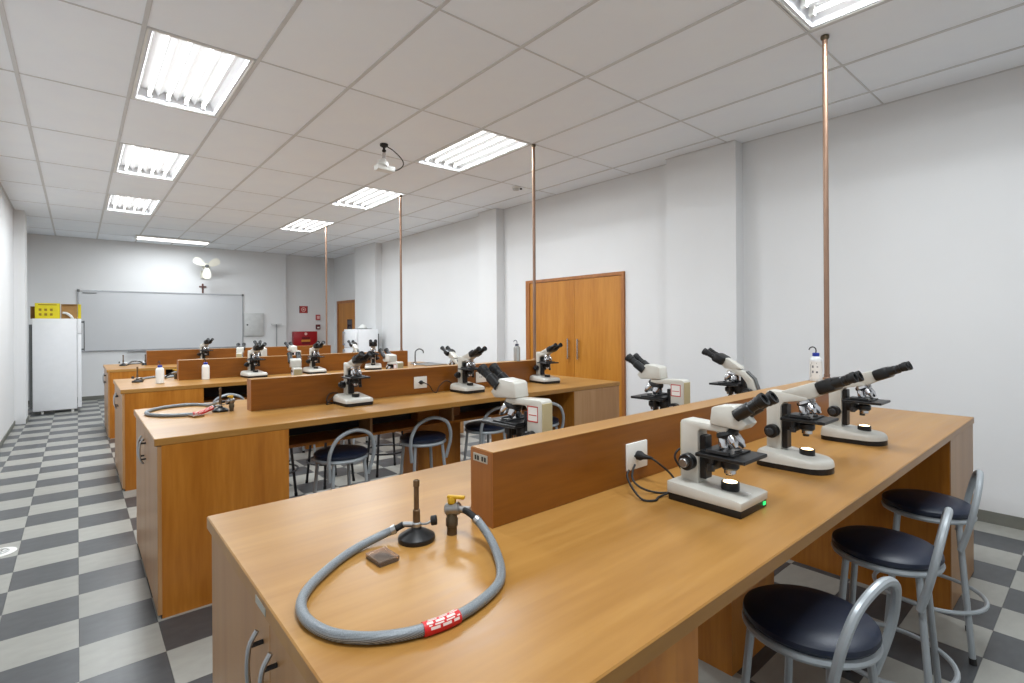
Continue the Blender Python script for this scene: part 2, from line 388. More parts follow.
# ------------------------------------------------------------------ laboratory benches
BX0, BX1, BD, ZT, TT = .288, 4.0, 1.207, .905, .037
BY = [.529, 3.091, 5.71, 8.51]
UX0, UY0, UY1, UZ = .868, .576, .676, 1.112
UEND = [3.62, 3.5, 3.46, 3.46]
UBEG = [.868, .868, .80, .77]
PIPEX = [3.555, 3.455, 3.39, 3.405]
def bench(label, y, tagged, outlets):
    UX0, UX1 = UBEG[BY.index(y)], UEND[BY.index(y)]
    t = thing('lab_bench', label, 'bench', (0, y, 0), 0, 'wooden laboratory benches in rows')
    zb = ZT-TT
    ob('worktop', B(BX0, BX1, 0, BD, zb, ZT, bev=.003, seg=1), 'wood_top', t, smooth=False)
    up = ob('partition', B(UX0, UX1, UY0, UY1, ZT, UZ, bev=.0015, seg=1), 'wood_panel', t, smooth=False)
    ob('partition_cap', B(UX0-.0005, UX1+.0005, UY0-.0005, UY1+.0005, UZ, UZ+.002), 'wood_top', up, smooth=False)
    ob('partition_end', B(UX0-.003, UX0, UY0, UY1, ZT, UZ), 'wood_frame', up, smooth=False)
    # left cabinet: carcass and two doors on its end
    ob('cabinet_body', B(BX0+.03, .93, .004, BD-.004, .0, zb), 'wood_front', t, smooth=False)
    ob('plinth', B(BX0+.026, BX0+.03, .006, BD-.006, 0, .02), 'black', t, smooth=False)
    mid = BD/2
    for y0, y1, hy in ((.004, mid-.002, mid-.05), (mid+.002, BD-.004, mid+.05)):
        dr = ob('cabinet_door', B(BX0+.012, BX0+.03, y0, y1, .02, zb-.004, bev=.001, seg=1), 'wood_sheen', t, smooth=False)
        hx = BX0+.012
        ob('handle', lambda bm: tube(bm, smooth_path([(hx-.012, hy, .672), (hx-.027, hy, .70), (hx-.031, hy, .745), (hx-.027, hy, .79), (hx-.012, hy, .818)], 5), .0055, 8), 'steel', dr)
        ob('handle_foot', lambda bm: (cyl(bm, (hx-.024, hy, .698), (hx, hy, .698), .005, n=8), cyl(bm, (hx-.024, hy, .79), (hx, hy, .79), .005, n=8)), 'black_soft', dr)
    # right cabinet, centre pedestal, shelves under the top
    ob('end_cabinet', B(3.35, BX1-.012, .008, BD-.008, .0, zb), 'wood_front', t, smooth=False)
    ob('end_cabinet_front', B(3.352, BX1-.014, .004, .008, .004, zb-.002), 'wood_sheen', t, smooth=False)  # thin sheet of the same wood, its sheen put into the colour
    ob('pedestal', B(2.06, 2.47, .50, .74, 0, zb), 'wood_front', t, smooth=False)
    for a, b_ in ((.31, .50), (.74, .90)):
        for x0, x1 in ((.93, 2.06), (2.06, 2.47), (2.47, 3.35)):
            ob('shelf', B(x0, x1, a, b_, .685, .703), 'wood_front', t, smooth=False)
        for x in (1.58, 2.27, 2.92): ob('divider', B(x-.009, x+.009, a, b_, .703, zb), 'wood_sheen', t, smooth=False)
    for x0, x1 in ((.93, 2.06), (2.47, 3.35)): ob('shaded_back_panel', B(x0, x1, .606, .622, .685, zb), 'black_soft', t, smooth=False)  # black, putting the shade under the worktop into the colour
    for x0, x1 in ((.93, 2.06), (2.47, 3.35)): ob('shelf_core', B(x0, x1, .50, .74, .685, .703), 'wood_front', t, smooth=False)
    for x in outlets:
        op = ob('outlet_plate', B(x-.06, x+.06, UY0-.009, UY0, .95, 1.045, bev=.004), 'white_plastic', t)
        ob('socket', lambda bm: [lathe(bm, [(.004, 0), (.004, .0015)], (x+dx, UY0-.009, .998), (0, -1, 0), 8) for dx in (-.018, 0, .018)], 'black_soft', op)
    if tagged:
        tg = ob('number_plate', B(UX0-.005, UX0-.003, UY0+.02, UY1-.015, UZ-.034, UZ-.012), 'tag_metal', t, smooth=False)
        ob('print', lambda bm: [bx(bm, UX0-.0056, UX0-.005, yy, yy+.008, UZ-.03, UZ-.017) for yy in (UY0+.026, UY0+.038, UY0+.058, UY0+.07)], 'tag_ink', tg, smooth=False)
    return t
bench('wooden laboratory bench in the foreground carrying the big hose loop', BY[0], True, [1.515])
bench('second wooden laboratory bench from the front, with stools along its open side', BY[1], False, [2.13, 2.75])
bench('third wooden laboratory bench from the front, with white blue-capped bottles', BY[2], False, [])
bench('farthest wooden laboratory bench, nearest the whiteboard', BY[3], False, [])
ob('side_label', B(BX0-.0012, BX0, BY[0]+.585, BY[0]+.66, .876, .892), 'tag_metal', None, smooth=False)
sl = bpy.data.objects['side_label']; sl.parent = bpy.data.objects['lab_bench']; sl.matrix_parent_inverse = Matrix.Translation((0, -BY[0], 0))

# copper pipes from the partitions up to the ceiling
PL = ['thick copper gas pipe rising from the foreground bench to the ceiling', 'copper gas pipe rising in front of the double door', 'thin copper gas pipe rising from the third bench', 'thinnest, farthest copper gas pipe rising in front of the red cabinet']
for k, y in enumerate(BY):
    t = thing('copper_pipe', PL[k], 'pipe', (PIPEX[k], y+(UY0+UY1)/2, UZ+.002), 0, 'copper gas pipes from bench to ceiling')
    ob('tube', lambda bm: cyl(bm, (0, 0, .0), (0, 0, CZ-UZ-.004), .015, n=14), 'copper', t)
    ob('floor_flange', lambda bm: lathe(bm, [(.026, 0), (.026, .006), (.017, .012), (.017, .03)], n=16), 'copper', t)
    ob('ceiling_flange', lambda bm: lathe(bm, [(.016, CZ-UZ-.03), (.024, CZ-UZ-.018), (.024, CZ-UZ-.004)], n=16), 'bronze', t)

# ------------------------------------------------------------------ stools
def stool(frame):
    t = thing('bar_stool', '', 'stool')
    pad = ob('seat', lambda bm: lathe(bm, [(0, .598), (.150, .598), (.166, .601), (.173, .612), (.171, .624), (.155, .634), (.10, .641), (0, .643)], n=40), 'vinyl', t)
    ob('seat_ring', lambda bm: (tube(bm, ring_pts(.164, .588), .0115, 8, True), lathe(bm, [(.15, .585), (.15, .598)], n=32)), frame, t)
    for k in range(4):
        a = PI/4+k*PI/2; ca, sa = math.cos(a), math.sin(a)
        lg = ob('leg', lambda bm: cyl(bm, (ca*.152, sa*.152, .59), (ca*.212, sa*.212, .012), .0115, n=10), frame, t)
        ob('foot_tip', lambda bm: cyl(bm, (ca*.2105, sa*.2105, .025), (ca*.213, sa*.213, 0), .0135, n=10), 'black_rubber', lg)
    ob('foot_ring', lambda bm: tube(bm, ring_pts(.205, .215), .009, 8, True), frame, t)
    ob('backrest', lambda bm: tube(bm, smooth_path([(-.137, -.112, .47), (-.147, -.128, .53), (-.158, -.144, .60), (-.150, -.160, .68), (-.105, -.175, .755), (0, -.184, .79),
       (.105, -.175, .755), (.150, -.160, .68), (.158, -.144, .60), (.147, -.128, .53), (.137, -.112, .47)], 6), .0125, 10), frame, t)
    return t
ST = stool('stool_paint'); used = [False]; G1 = 'grey-framed stools with dark blue seats'
for x, y, rz, lb in [(1.60, .572, -.12, 'grey-framed stool with dark blue seat, closest to the camera'), (2.33, .563, .12, 'grey-framed stool with dark blue seat, middle of the three at the foreground bench'),
                     (3.03, .568, .18, 'grey-framed stool with dark blue seat, beside the right end of the foreground bench'),
                     (1.34, 3.35, .1, 'grey-framed stool with dark blue seat, leftmost at the second bench'), (1.99, 3.39, -.12, 'grey-framed stool with dark blue seat, second from the left at the second bench'),
                     (2.61, 3.42, 0, 'grey-framed stool partly hidden behind the beige-backed microscope'), (3.12, 3.30, -.3, 'grey-framed stool at the right end of the second bench'),
                     (1.14, 5.85, 0, 'grey-framed stool whose loop shows beside the third bench cabinet'), (1.85, 5.9, .1, 'grey-framed stool in the middle of the third bench, mostly hidden'), (2.6, 5.9, 0, 'grey-framed stool towards the right of the third bench, mostly hidden')]:
    place(ST, used, (x, y, 0), rz, lb, G1, 'stool')
SD = stool('dark_frame'); used = [False]
for x, y, rz, lb in [(1.28, 4.72, PI, 'black-framed stool, its legs showing left under the second bench'), (1.80, 4.76, PI+.2, 'black-framed stool, its legs showing behind the leftmost grey stool'), (2.36, 4.74, PI-.1, 'black-framed stool, its legs showing between the grey stools'), (2.98, 4.74, PI, 'black-framed stool behind the second bench, rightmost')]:
    place(SD, used, (x, y, 0), rz, lb, 'black-framed stools behind the second bench', 'stool')

# ------------------------------------------------------------------ microscopes (front faces -y, origin at the centre of the base)
def microscope(style, lamp):
    t = thing('microscope', '', 'microscope')
    box = style == 'box'; cv = style == 'curved'; tall = style in ('round', 'broad')
    hw = .105 if style == 'broad' else .0875
    dz = .035 if tall else 0                      # taller stands carry everything higher
    # base
    if box:
        ob('base', lambda bm: prism(bm, [(-.12, .022), (-.12, .046), (-.10, .050), (.12, .060), (.12, .022)], 'X', -hw, hw, bev=.0035), 'enamel', t)
        ob('foot_skirt', B(-hw+.003, hw-.003, -.117, .117, 0, .023, bev=.002), 'black', t)
        zb, ly = .051, -.045
    else:
        def outline(h):
            pts = []
            if style == 'broad':
                for cx, cy, a0 in ((h-.035, -.095, -PI/2), (h-.02, .10, 0), (-h+.02, .10, PI/2), (-h+.035, -.095, PI)):
                    r = .035 if cy < 0 else .02
                    for k in range(5): a = a0+k*PI/8; pts.append((cx+r*math.cos(a), cy+r*math.sin(a)))
            else:
                for k in range(13): a = -PI/2+(k-6)*PI/12; pts.append((h*.9*math.cos(a), -.062+.068*math.sin(a)))
                pts += [(h, .05), (h, .10), (h*.86, .12), (-h*.86, .12), (-h, .10), (-h, .05)]
            return pts
        def base(bm):
            o1 = outline(hw); n = len(o1); rows = []
            for z, sc in ((.020, 1), (.034, .99), (.043, .965), (.049, .91), (.052, .8)):
                rows.append([bm.verts.new((x*sc, (y-.02)*sc+.02, z+max(0, (z-.03)*.7*(y+.06)/.16))) for x, y in o1])
            for A, Bb in zip(rows, rows[1:]):
                for k in range(n): bm.faces.new((A[k], A[(k+1) % n], Bb[(k+1) % n], Bb[k]))
            bm.faces.new(rows[-1]); bm.faces.new(rows[0][::-1]); bmesh.ops.recalc_face_normals(bm, faces=bm.faces)
        ob('base', base, 'enamel', t)
        ob('foot_skirt', lambda bm: prism(bm, [(x*.985, y*.985) for x, y in outline(hw)], 'Z', 0, .021), 'black', t)
        zb, ly = .053, -.04
    # arm
    if cv:
        prof = [(.058, .05), (.064, .12), (.055, .17), (.03, .205), (-.02, .222), (-.045, .222), (-.045, .244), (.0, .25), (.045, .235), (.085, .195), (.103, .14), (.105, .09), (.105, .05)]
        ob('arm', lambda bm: prism(bm, prof, 'X', -.024, .024, bev=.006), 'enamel', t)
        ob('arm_band', lambda bm: prism(bm, [(.05, .2335), (.088, .197), (.106, .14), (.108, .09), (.1125, .09), (.111, .142), (.092, .2), (.052, .238)], 'X', -.016, .016), 'grey_back', t)
    elif box:
        prof = [(.045, .05), (.045, .218), (.037, .227), (-.045, .227), (-.05, .231), (-.05, .244), (.0, .248), (.095, .252), (.105, .246), (.105, .05)]
        ob('arm', lambda bm: prism(bm, prof, 'X', -.03, .03, bev=.004), 'enamel', t)
        ob('back_cover', B(-.027, .027, .105, .1085, .07, .24, bev=.001, seg=1), 'enamel_beige', t, smooth=False)
    else:
        prof = [(.045, .05), (.045, .232), (.034, .249), (-.02, .26), (-.052, .264), (-.052, .277), (.0, .286), (.088, .293), (.1, .287), (.1, .05)]
        ob('arm', lambda bm: prism(bm, prof, 'X', -.029, .029, bev=.005), 'enamel', t)
    ob('focus_rail', B(-.02, .02, .024, .0445, .07, .205+dz, bev=.002, seg=1), 'black', t, smooth=False)
    # nosepiece and objectives
    nd = Vector((0, .42 if not cv else .28, 1)).normalized(); no = Vector((0, -.034 if not cv else -.02, .230+dz*.95))
    npz = ob('nosepiece', lambda bm: (lathe(bm, [(.022, .004), (.032, -.002), (.034, -.012), (.027, -.022)], no, nd, 24),), 'black_soft' if box else 'chrome', t)
    for k in range(4):
        a = PI/4+k*PI/2; u, v = frame_of(nd)
        off = u*math.cos(a)+v*math.sin(a); ax = (-nd+off*.3).normalized(); l = (.050, .042, .047, .038)[k]
        ob('objective', lambda bm: lathe(bm, [(.012, 0), (.0138, .005), (.0138, l*.66), (.0095, l*.8), (.0065, l)], no-nd*.016+off*.018, ax, 14), 'chrome', npz)
    # head and eyepieces
    tilt = math.radians(36 if box else 24 if tall else 27)
    ed = Vector((0, -math.cos(tilt), math.sin(tilt)))
    if box:
        ob('head', lambda bm: prism(bm, [(.002, .249), (-.004, .300), (-.014, .306), (-.072, .313), (-.113, .262), (-.096, .243), (-.045, .246)], 'X', -.037, .037, bev=.004), 'enamel', t)
        e0 = Vector((0, -.080, .284)); L1, L2, er = .050, .100, .0192
    elif tall:
        ob('head', lambda bm: prism(bm, [(.05, .29), (.02, .302), (-.07, .336), (-.088, .336), (-.104, .294), (-.06, .270), (.0, .277)], 'X', -.028, .028, bev=.006), 'enamel', t)
        e0 = Vector((0, -.09, .314)); L1, L2, er = .085, .128, .019
    else:
        ob('head', lambda bm: prism(bm, [(.03, .248), (.02, .262), (-.04, .302), (-.06, .308), (-.082, .272), (-.06, .246), (.0, .246)], 'X', -.027, .027, bev=.006), 'enamel', t)
        e0 = Vector((0, -.064, .286)); L1, L2, er = .06, .12, .019
    ob('head_collar', lambda bm: lathe(bm, [(.026, .224+dz), (.026, .25+dz)], (0, no.y+.006, 0), n=24), 'enamel', t)
    if not box:
        ob('binocular_housing', lambda bm: bx(bm, -.050, .050, -.025, .025, -.005, .06, bev=.012, mat=Matrix.Translation(e0) @ Matrix.Rotation(PI/2-tilt, 4, 'X')), 'black', t)
    for sd in (-1, 1):
        b0 = e0+Vector((sd*.030, 0, 0))
        ey = ob('eyepiece', lambda bm: lathe(bm, [(er, .0), (er, L1), (er*.82, L1+.004), (er*.82, L2-.025), (er*.95, L2-.022), (er*.95, L2), (er*.6, L2), (er*.6, L2-.003), (0, L2-.003)], b0, ed, 18), 'black', t)
        ob('eyecup', lambda bm: lathe(bm, [(er*.95, L2-.012), (er*1.05, L2-.009), (er*1.05, L2+.003), (er*.68, L2+.003)], b0, ed, 18, cap=False), 'black_rubber', ey)
    # stage, condenser, lamp
    sz = .152+dz; sy = -.02
    st = ob('stage', lambda bm: (bx(bm, -.074, .074, -.105+sy, .03, sz, sz+.011, bev=.002, seg=1), bx(bm, -.05, .062, -.06+sy, .026, sz+.011, sz+.016, bev=.001, seg=1)), 'black', t, smooth=False)
    ob('slide_holder', lambda bm: (bx(bm, -.055, .055, -.005+sy, .004+sy, sz+.016, sz+.022), bx(bm, -.06, -.05, -.05+sy, .02+sy, sz+.016, sz+.024), tube(bm, smooth_path([(.03, sy, sz+.020), (.045, -.03+sy, sz+.020), (.02, -.05+sy, sz+.020), (-.01, -.045+sy, sz+.020)], 4), .0025, 6)), 'black_soft', st)
    ob('glass_slide', B(-.038, .038, -.05+sy, -.02+sy, sz+.016, sz+.0173), 'brushed', st, smooth=False)
    ob('stage_bracket', lambda bm: (bx(bm, -.022, .022, -.01, .03, sz-.045, sz, bev=.003), cyl(bm, (.045, -.02, sz-.055), (.045, -.02, sz), .0085, n=12), cyl(bm, (.045, -.02, sz-.07), (.045, -.02, sz-.05), .0115, n=12)), 'black', t)
    ob('stage_knob', lambda bm: (cyl(bm, (-.04, -.005, sz-.03), (-.04, -.005, sz), .007, n=10), lathe(bm, [(.011, -.02), (.012, -.01), (.012, 0)], (-.04, -.005, sz-.025), n=12)), 'black_soft', t)
    ob('condenser', lambda bm: lathe(bm, [(.022, sz-.038), (.027, sz-.032), (.027, sz-.015), (.02, sz-.011), (.02, sz)], (0, ly, 0), n=20), 'black', t)
    ob('condenser_lens', lambda bm: lathe(bm, [(.014, sz-.052), (.018, sz-.05), (.018, sz-.038)], (0, ly, 0), n=20), 'chrome', t)
    lh = ob('lamp_housing', lambda bm: lathe(bm, [(.026, zb-.004), (.027, zb+.004), (.0265, zb+.024), (.021, zb+.0245)], (0, ly, 0), n=24), 'black', t)
    ob('lamp_lens', lambda bm: lathe(bm, [(.0215, zb+.0215), (.0205, zb+.0248), (.010, zb+.0272), (0, zb+.028)], (0, ly, 0), n=20), 'lamp_glow' if lamp else 'lamp_off', lh)
    # focus knobs
    for sd in (-1, 1):
        kb = ob('focus_knob', lambda bm: lathe(bm, [(.012, .02), (.012, .034), (.026, .036), (.0265, .058), (.024, .061), (.015, .062)], (0, .070, .122+dz*.4), (sd, 0, 0), 22), 'black', t)
        ob('fine_focus_knob', lambda bm: lathe(bm, [(.014, .06), (.0145, .074), (.012, .0765)], (0, .070, .122+dz*.4), (sd, 0, 0), 18), 'black_soft' if not box else 'brushed', kb)
    ob('maker_plate', B(-.014, .014, -.105, -.085, .047, .0505) if box else B(-.013, .013, -.098, -.082, .0475, .0506), 'label_paper', t, smooth=False)
    if box:
        ob('power_switch', B(hw-.028, hw-.014, -.1195, -.1165, .008, .018), 'switch_green' if lamp else 'black_soft', t, smooth=False)
        lb = ob('sticker', B(.0301, .0307, .05, .09, .178, .228), 'label_paper', t, smooth=False)
        ob('sticker_print', lambda bm: (bx(bm, .0307, .0311, .048, .092, .226, .230), bx(bm, .0307, .0311, .048, .092, .176, .180), bx(bm, .0307, .0311, .048, .051, .176, .23), bx(bm, .0307, .0311, .089, .092, .176, .23), bx(bm, .0307, .0311, .054, .086, .198, .201)), 'label_red', lb, smooth=False)
    return t
def cords(t, paths):
    for p in paths: ob('power_cord', lambda bm: tube(bm, smooth_path(p, 8), .0035, 8), 'black_rubber', t)
def plug(t, x, y, z):
    ob('plug', lambda bm: (lathe(bm, [(.016, 0), (.017, .012), (.011, .024), (.007, .042), (.0045, .06)], (x, y, z), (0, -1, 0), 14),), 'black_rubber', t)

GM = 'microscopes on the laboratory benches'
boxL = microscope('box', True); rndL = microscope('round', True); cur = microscope('curved', False)
boxO = microscope('box', False); rndO = microscope('broad', False)
U = {id(o): [False] for o in (boxL, rndL, cur, boxO, rndO)}
def mic(proto, x, y, rz, label): return place(proto, U[id(proto)], (x, y, ZT), rz, label, GM, 'microscope')
y1, y2, y3, y4 = BY
# order matters: prototypes are copied before cords are added to single instances
m1 = mic(boxL, 1.52, .806, 0, 'white microscope with square base and lit lamp, plugged into the foreground outlet')
m2 = mic(rndL, 2.125, .80, 0, 'white microscope with rounded base and lit lamp, middle of the three on the foreground bench')
m3 = copy_tree(rndL); m3.location = (2.80, .795, ZT); tag(m3, 'white microscope with rounded base, nearest the right end of the foreground bench', 'microscope', GM)
m4 = mic(boxO, 1.315, 1.49, PI+.10, 'white microscope with beige back cover and red-edged sticker, behind the foreground partition')
m5 = mic(boxO, 2.30, 1.50, PI+.05, 'white square-armed microscope facing away against the white wall, left of the curved one')
m6 = mic(cur, 3.14, 1.52, PI, 'microscope with curved arm and black binocular tubes, behind the foreground partition')
m7 = mic(rndO, 1.50, y2+.43, .02, 'white microscope on the left of the second bench, beside a coiled cord')
m8 = mic(rndO, 2.49, y2+.42, 0, 'white microscope in the middle of the second bench, right of an outlet')
m9 = mic(rndO, 3.43, y2+.46, -.1, 'white microscope at the right end of the second bench, before the double door')
m10 = mic(boxO, 1.25, y2+.88, PI-.2, 'beige-backed microscope behind the left half of the second bench partition')
m11 = mic(boxO, 2.06, y2+.90, PI+.1, 'microscope facing away behind the second bench partition, left of the tap')
m12 = mic(cur, 2.69, y2+.90, PI, 'small-looking microscope just behind the middle microscope of the second bench')
m13 = mic(rndO, 1.48, y3+.42, .15, 'white microscope on the left of the third bench')
m14 = mic(rndO, 2.14, y3+.42, .0, 'white microscope in the middle of the third bench, before the red cabinet')
m15 = mic(rndO, 2.88, y3+.42, -.44, 'white microscope on the right of the third bench, before the small refrigerator')
m16 = mic(boxO, 1.45, y3+.92, PI-.3, 'white microscope facing away behind the left part of the third bench partition')
m17 = mic(rndO, 1.70, y3+.95, PI, 'white microscope hidden behind the left microscope of the third bench')
m18 = mic(boxO, 2.07, y3+.93, PI+.2, 'white microscope behind the third bench partition, left of the red cabinet')
m19 = mic(cur, 2.88, y3+.95, PI, 'microscope behind the third bench partition, in front of the small refrigerator')
m20 = mic(rndO, 1.47, y4+.42, .2, 'lone microscope on the farthest bench, in front of the whiteboard')
for q in (m4, m5, m6): q.scale = (1.05, 1.2, 1.11)      # larger models
# cords (coordinates local to each microscope)
plug(m1, -.005, .29, .093)
cords(m1, [[(-.005, .235, .093), (.0, .22, .085), (.03, .19, .05), (.035, .16, .02), (.02, .13, .006), (.0, .119, .012)],
           [(.0, .12, .012), (-.03, .14, .004), (-.07, .17, .004), (-.11, .2, .02), (-.115, .23, .04), (-.09, .25, .06), (-.06, .262, .075)],
           [(-.02, .119, .014), (-.06, .13, .01), (-.10, .14, .004), (-.14, .13, .004), (-.165, .16, .006), (-.15, .21, .03), (-.12, .25, .05), (-.09, .265, .06)],
           [(.05, .119, .014), (.05, .14, .05), (.04, .17, .1), (.06, .16, .13), (.075, .13, .12)]])
plug(m8, -.36, .147, .093)
cords(m8, [[(-.36, .09, .093), (-.32, .08, .07), (-.28, .09, .02), (-.24, .1, .006), (-.2, .12, .05), (-.14, .12, .09), (-.09, .11, .07), (-.06, .105, .02), (-.03, .118, .012)]])
cords(m7, [[(-.02, .119, .012), (-.08, .12, .004), (-.16, .08, .004), (-.1, .11, .05), (-.06, .13, .07), (-.12, .13, .07), (-.15, .1, .02), (-.08, .09, .004)]])

# ------------------------------------------------------------------ gas burners, hoses and valves
def burner(label, x, y, rz, s=1):
    t = thing('bunsen_burner', label, 'burner', (x, y, ZT), rz, 'gas burners on the benches')
    ob('base', lambda bm: lathe(bm, [(.047, 0), (.0485, .006), (.047, .012), (.028, .024), (.014, .030), (.012, .036)], n=32), 'black', t)
    ob('valve_block', lambda bm: (lathe(bm, [(.012, .034), (.012, .044), (.009, .048)], n=16), cyl(bm, (-.001, 0, .040), (-.035, 0, .040), .007, n=12)), 'steel', t)
    ob('collar', lambda bm: lathe(bm, [(.0095, .046), (.0095, .078), (.008, .08)], n=16), 'old_brass', t)
    ob('barrel', lambda bm: lathe(bm, [(.0068, .078), (.0068, .138), (.0085, .140), (.0085, .155), (.0065, .156), (.0055, .154)], n=16), 'old_brass', t)
    nv = ob('needle_valve', lambda bm: tube(bm, smooth_path([(.009, 0, .042), (.026, .0, .042), (.040, .0, .050)], 4), .003, 8), 'steel', t)
    ob('knob', lambda bm: lathe(bm, [(.006, 0), (.0125, .001), (.0125, .014), (.006, .015)], (.038, 0, .050), (1, 0, .15), 12), 'black_rubber', nv)
    return t
def gas_valve(label, x, y, rz):
    t = thing('gas_valve', label, 'valve', (x, y, ZT), rz, 'bench gas valves')
    ob('stem', lambda bm: lathe(bm, [(.0135, 0), (.0135, .022), (.0165, .024), (.0165, .042), (.014, .046), (.014, .07)], n=18), 'bronze', t)
    ob('body', lambda bm: (lathe(bm, [(.012, -.022), (.0165, -.018), (.0165, .016), (.012, .02)], (.004, 0, .068), (1, 0, .15), 16), lathe(bm, [(.0095, .0), (.0095, .03)], (.02, 0, .068), (1, 0, -.05), 14)), 'brushed', t)
    lv = ob('lever', lambda bm: (lathe(bm, [(.011, .083), (.012, .094), (.009, .1)], n=14), bx(bm, -.012, .036, -.007, .007, .095, .104, bev=.003)), 'brass_yellow', t)
    return t
def hose(label, pts, r, red, cuffs=(3, 3)):
    o0 = Vector((pts[0][0], pts[0][1], ZT))
    t = thing('gas_hose', label, 'hose', o0, 0, 'braided gas hoses')
    P = smooth_path([Vector(p)-o0 for p in pts], 10); n = len(P); a, b_ = cuffs
    ob('braided_tube', lambda bm: tube(bm, P[a:n-b_], r, 14), 'braid', t)
    for seg in (P[:a+2], P[n-b_-2:]): ob('rubber_end', lambda bm: tube(bm, seg, r*.8, 12), 'black_rubber', t)
    for seg in (P[a-1:a+3], P[n-b_-3:n-b_+1]): ob('clamp', lambda bm: tube(bm, seg, r*1.12, 14), 'steel', t)
    if red:
        i0, i1 = red
        rt = ob('red_tape', lambda bm: tube(bm, P[i0:i1], r*1.22, 16), 'red_tape', t)
        def prn(bm):
            for i in range(i0+1, i1-2):
                d = (P[i+1]-P[i]).normalized(); u = d.cross(Vector((0, 0, 1))).normalized(); up = u.cross(d)
                for k, an in enumerate((.15, .5, .85, 1.2, 1.6, 2.0, 2.4, 2.8)):
                    if (i*3+k) % 4 == 0: continue
                    # short printed strokes lying on the tape
                    nrm = (u*math.cos(an)+up*math.sin(an)); c = P[i]+d*.003*(k % 2)+nrm*r*1.225; tg2 = d*.0032; w2 = nrm.cross(d)*.0012*(1+k % 2)
                    vs = [bm.verts.new(c+tg2*sx+w2*sy+nrm*.0002) for sx, sy in ((-1, -1), (1, -1), (1, 1), (-1, 1))]
                    bm.faces.new(vs)
        ob('print', prn, 'white_print', rt, smooth=False)
    return t
burner('black-based gas burner with brass barrel on the foreground bench', .672, 1.180, -.72)
gas_valve('gas valve with yellow lever on the foreground bench', .762, 1.150, -.9)
hz = ZT+.0108
HP = [Vector((.783, 1.124, ZT+.068))]+[onZ(u, v, z) for u, v, z in [(473, 516, ZT+.062), (482, 526, ZT+.045), (492, 542, ZT+.022), (499, 560, hz), (501, 575, hz), (496, 587, hz), (480, 602, hz), (458, 616, hz), (432, 627, hz), (400, 635, hz), (365, 638, hz), (332, 634, hz), (309, 622, hz), (301, 606, hz), (308, 589, hz), (328, 569, hz), (352, 551, hz), (380, 536, ZT+.018), (397, 528, ZT+.032)]]+[Vector((.646, 1.203, ZT+.04))]
hose('grey braided gas hose in a wide loop with red tape, foreground bench', HP, .0105, (80, 94), (14, 12))
t = thing('slide_box', 'small clear plastic slide box lying inside the foreground hose loop', 'box', (.553, 1.134, ZT), .05)
ob('tray', lambda bm: (bx(bm, -.026, .026, -.034, .034, 0, .003, bev=.001, seg=1), bx(bm, -.026, -.024, -.034, .034, .003, .011), bx(bm, .024, .026, -.034, .034, .003, .011), bx(bm, -.024, .024, -.034, -.032, .003, .011), bx(bm, -.024, .024, .032, .034, .003, .011)), 'clear', t, smooth=False)
ob('lid', B(-.027, .027, -.035, .035, .0112, .0135, bev=.001, seg=1), 'clear', t, smooth=False)

def simple_set(k, bxy, vxy, loop, red, lbl):
    burner('gas burner '+lbl[0], bxy[0], bxy[1], lbl[3])
    if vxy: gas_valve('gas valve with yellow lever '+lbl[1], vxy[0], vxy[1], -2.4)
    if loop: hose('grey braided gas hose '+lbl[2], loop, .0110, red, (8, 8))
z = hz
simple_set(1, (.715, y2+.72), (.775, y2+.69), [(.75, y2+.66, ZT+.067), (.72, y2+.72+.09, ZT+.05), (.70, y2+1.0, z), (.60, y2+1.12, z), (.45, y2+1.10, z), (.35, y2+.98, z), (.335, y2+.84, z), (.40, y2+.72, z), (.50, y2+.66, z), (.58, y2+.66, z), (.66, y2+.70, ZT+.03), (.681, y2+.713, ZT+.04)],
           (86, 102), ('at the left end of the second bench', 'on the second bench beside its partition', 'in a flat loop on the second bench', .2))
t = thing('slide_box', 'small brown slide box beside the hose on the second bench', 'box', (.56, y2+.60, ZT), .3)
ob('tray', B(-.03, .03, -.04, .04, 0, .009, bev=.001, seg=1), 'cardboard_dark', t, smooth=False); ob('lid', B(-.031, .031, -.041, .041, .0092, .012, bev=.001, seg=1), 'clear', t, smooth=False)
simple_set(2, (.46, y3+.68), (.80, y3+.80), [(.78, y3+.84, ZT+.067), (.72, y3+.93, z), (.85, y3+1.05, z), (.70, y3+1.12, z), (.55, y3+1.0, z), (.52, y3+.85, z), (.50, y3+.75, ZT+.03), (.486, y3+.695, ZT+.04)],
           None, ('with pale barrel at the left corner of the third bench', 'on the third bench between the two bottles', 'curled on the third bench behind a bottle', PI+.5))
simple_set(3, (.50, y4+.72), None, None, None, ('at the left corner of the farthest bench', '', '', PI))
simple_set(3, (.755, y4+.66), None, [(.72, y4+.67, ZT+.04), (.66, y4+.70, ZT+.06), (.6, y4+.78, ZT+.05), (.56, y4+.8, z), (.6, y4+.95, z), (.72, y4+1.0, z), (.8, y4+.9, z)], None, ('beside the partition of the farthest bench', '', 'arching beside a burner on the farthest bench', 0))

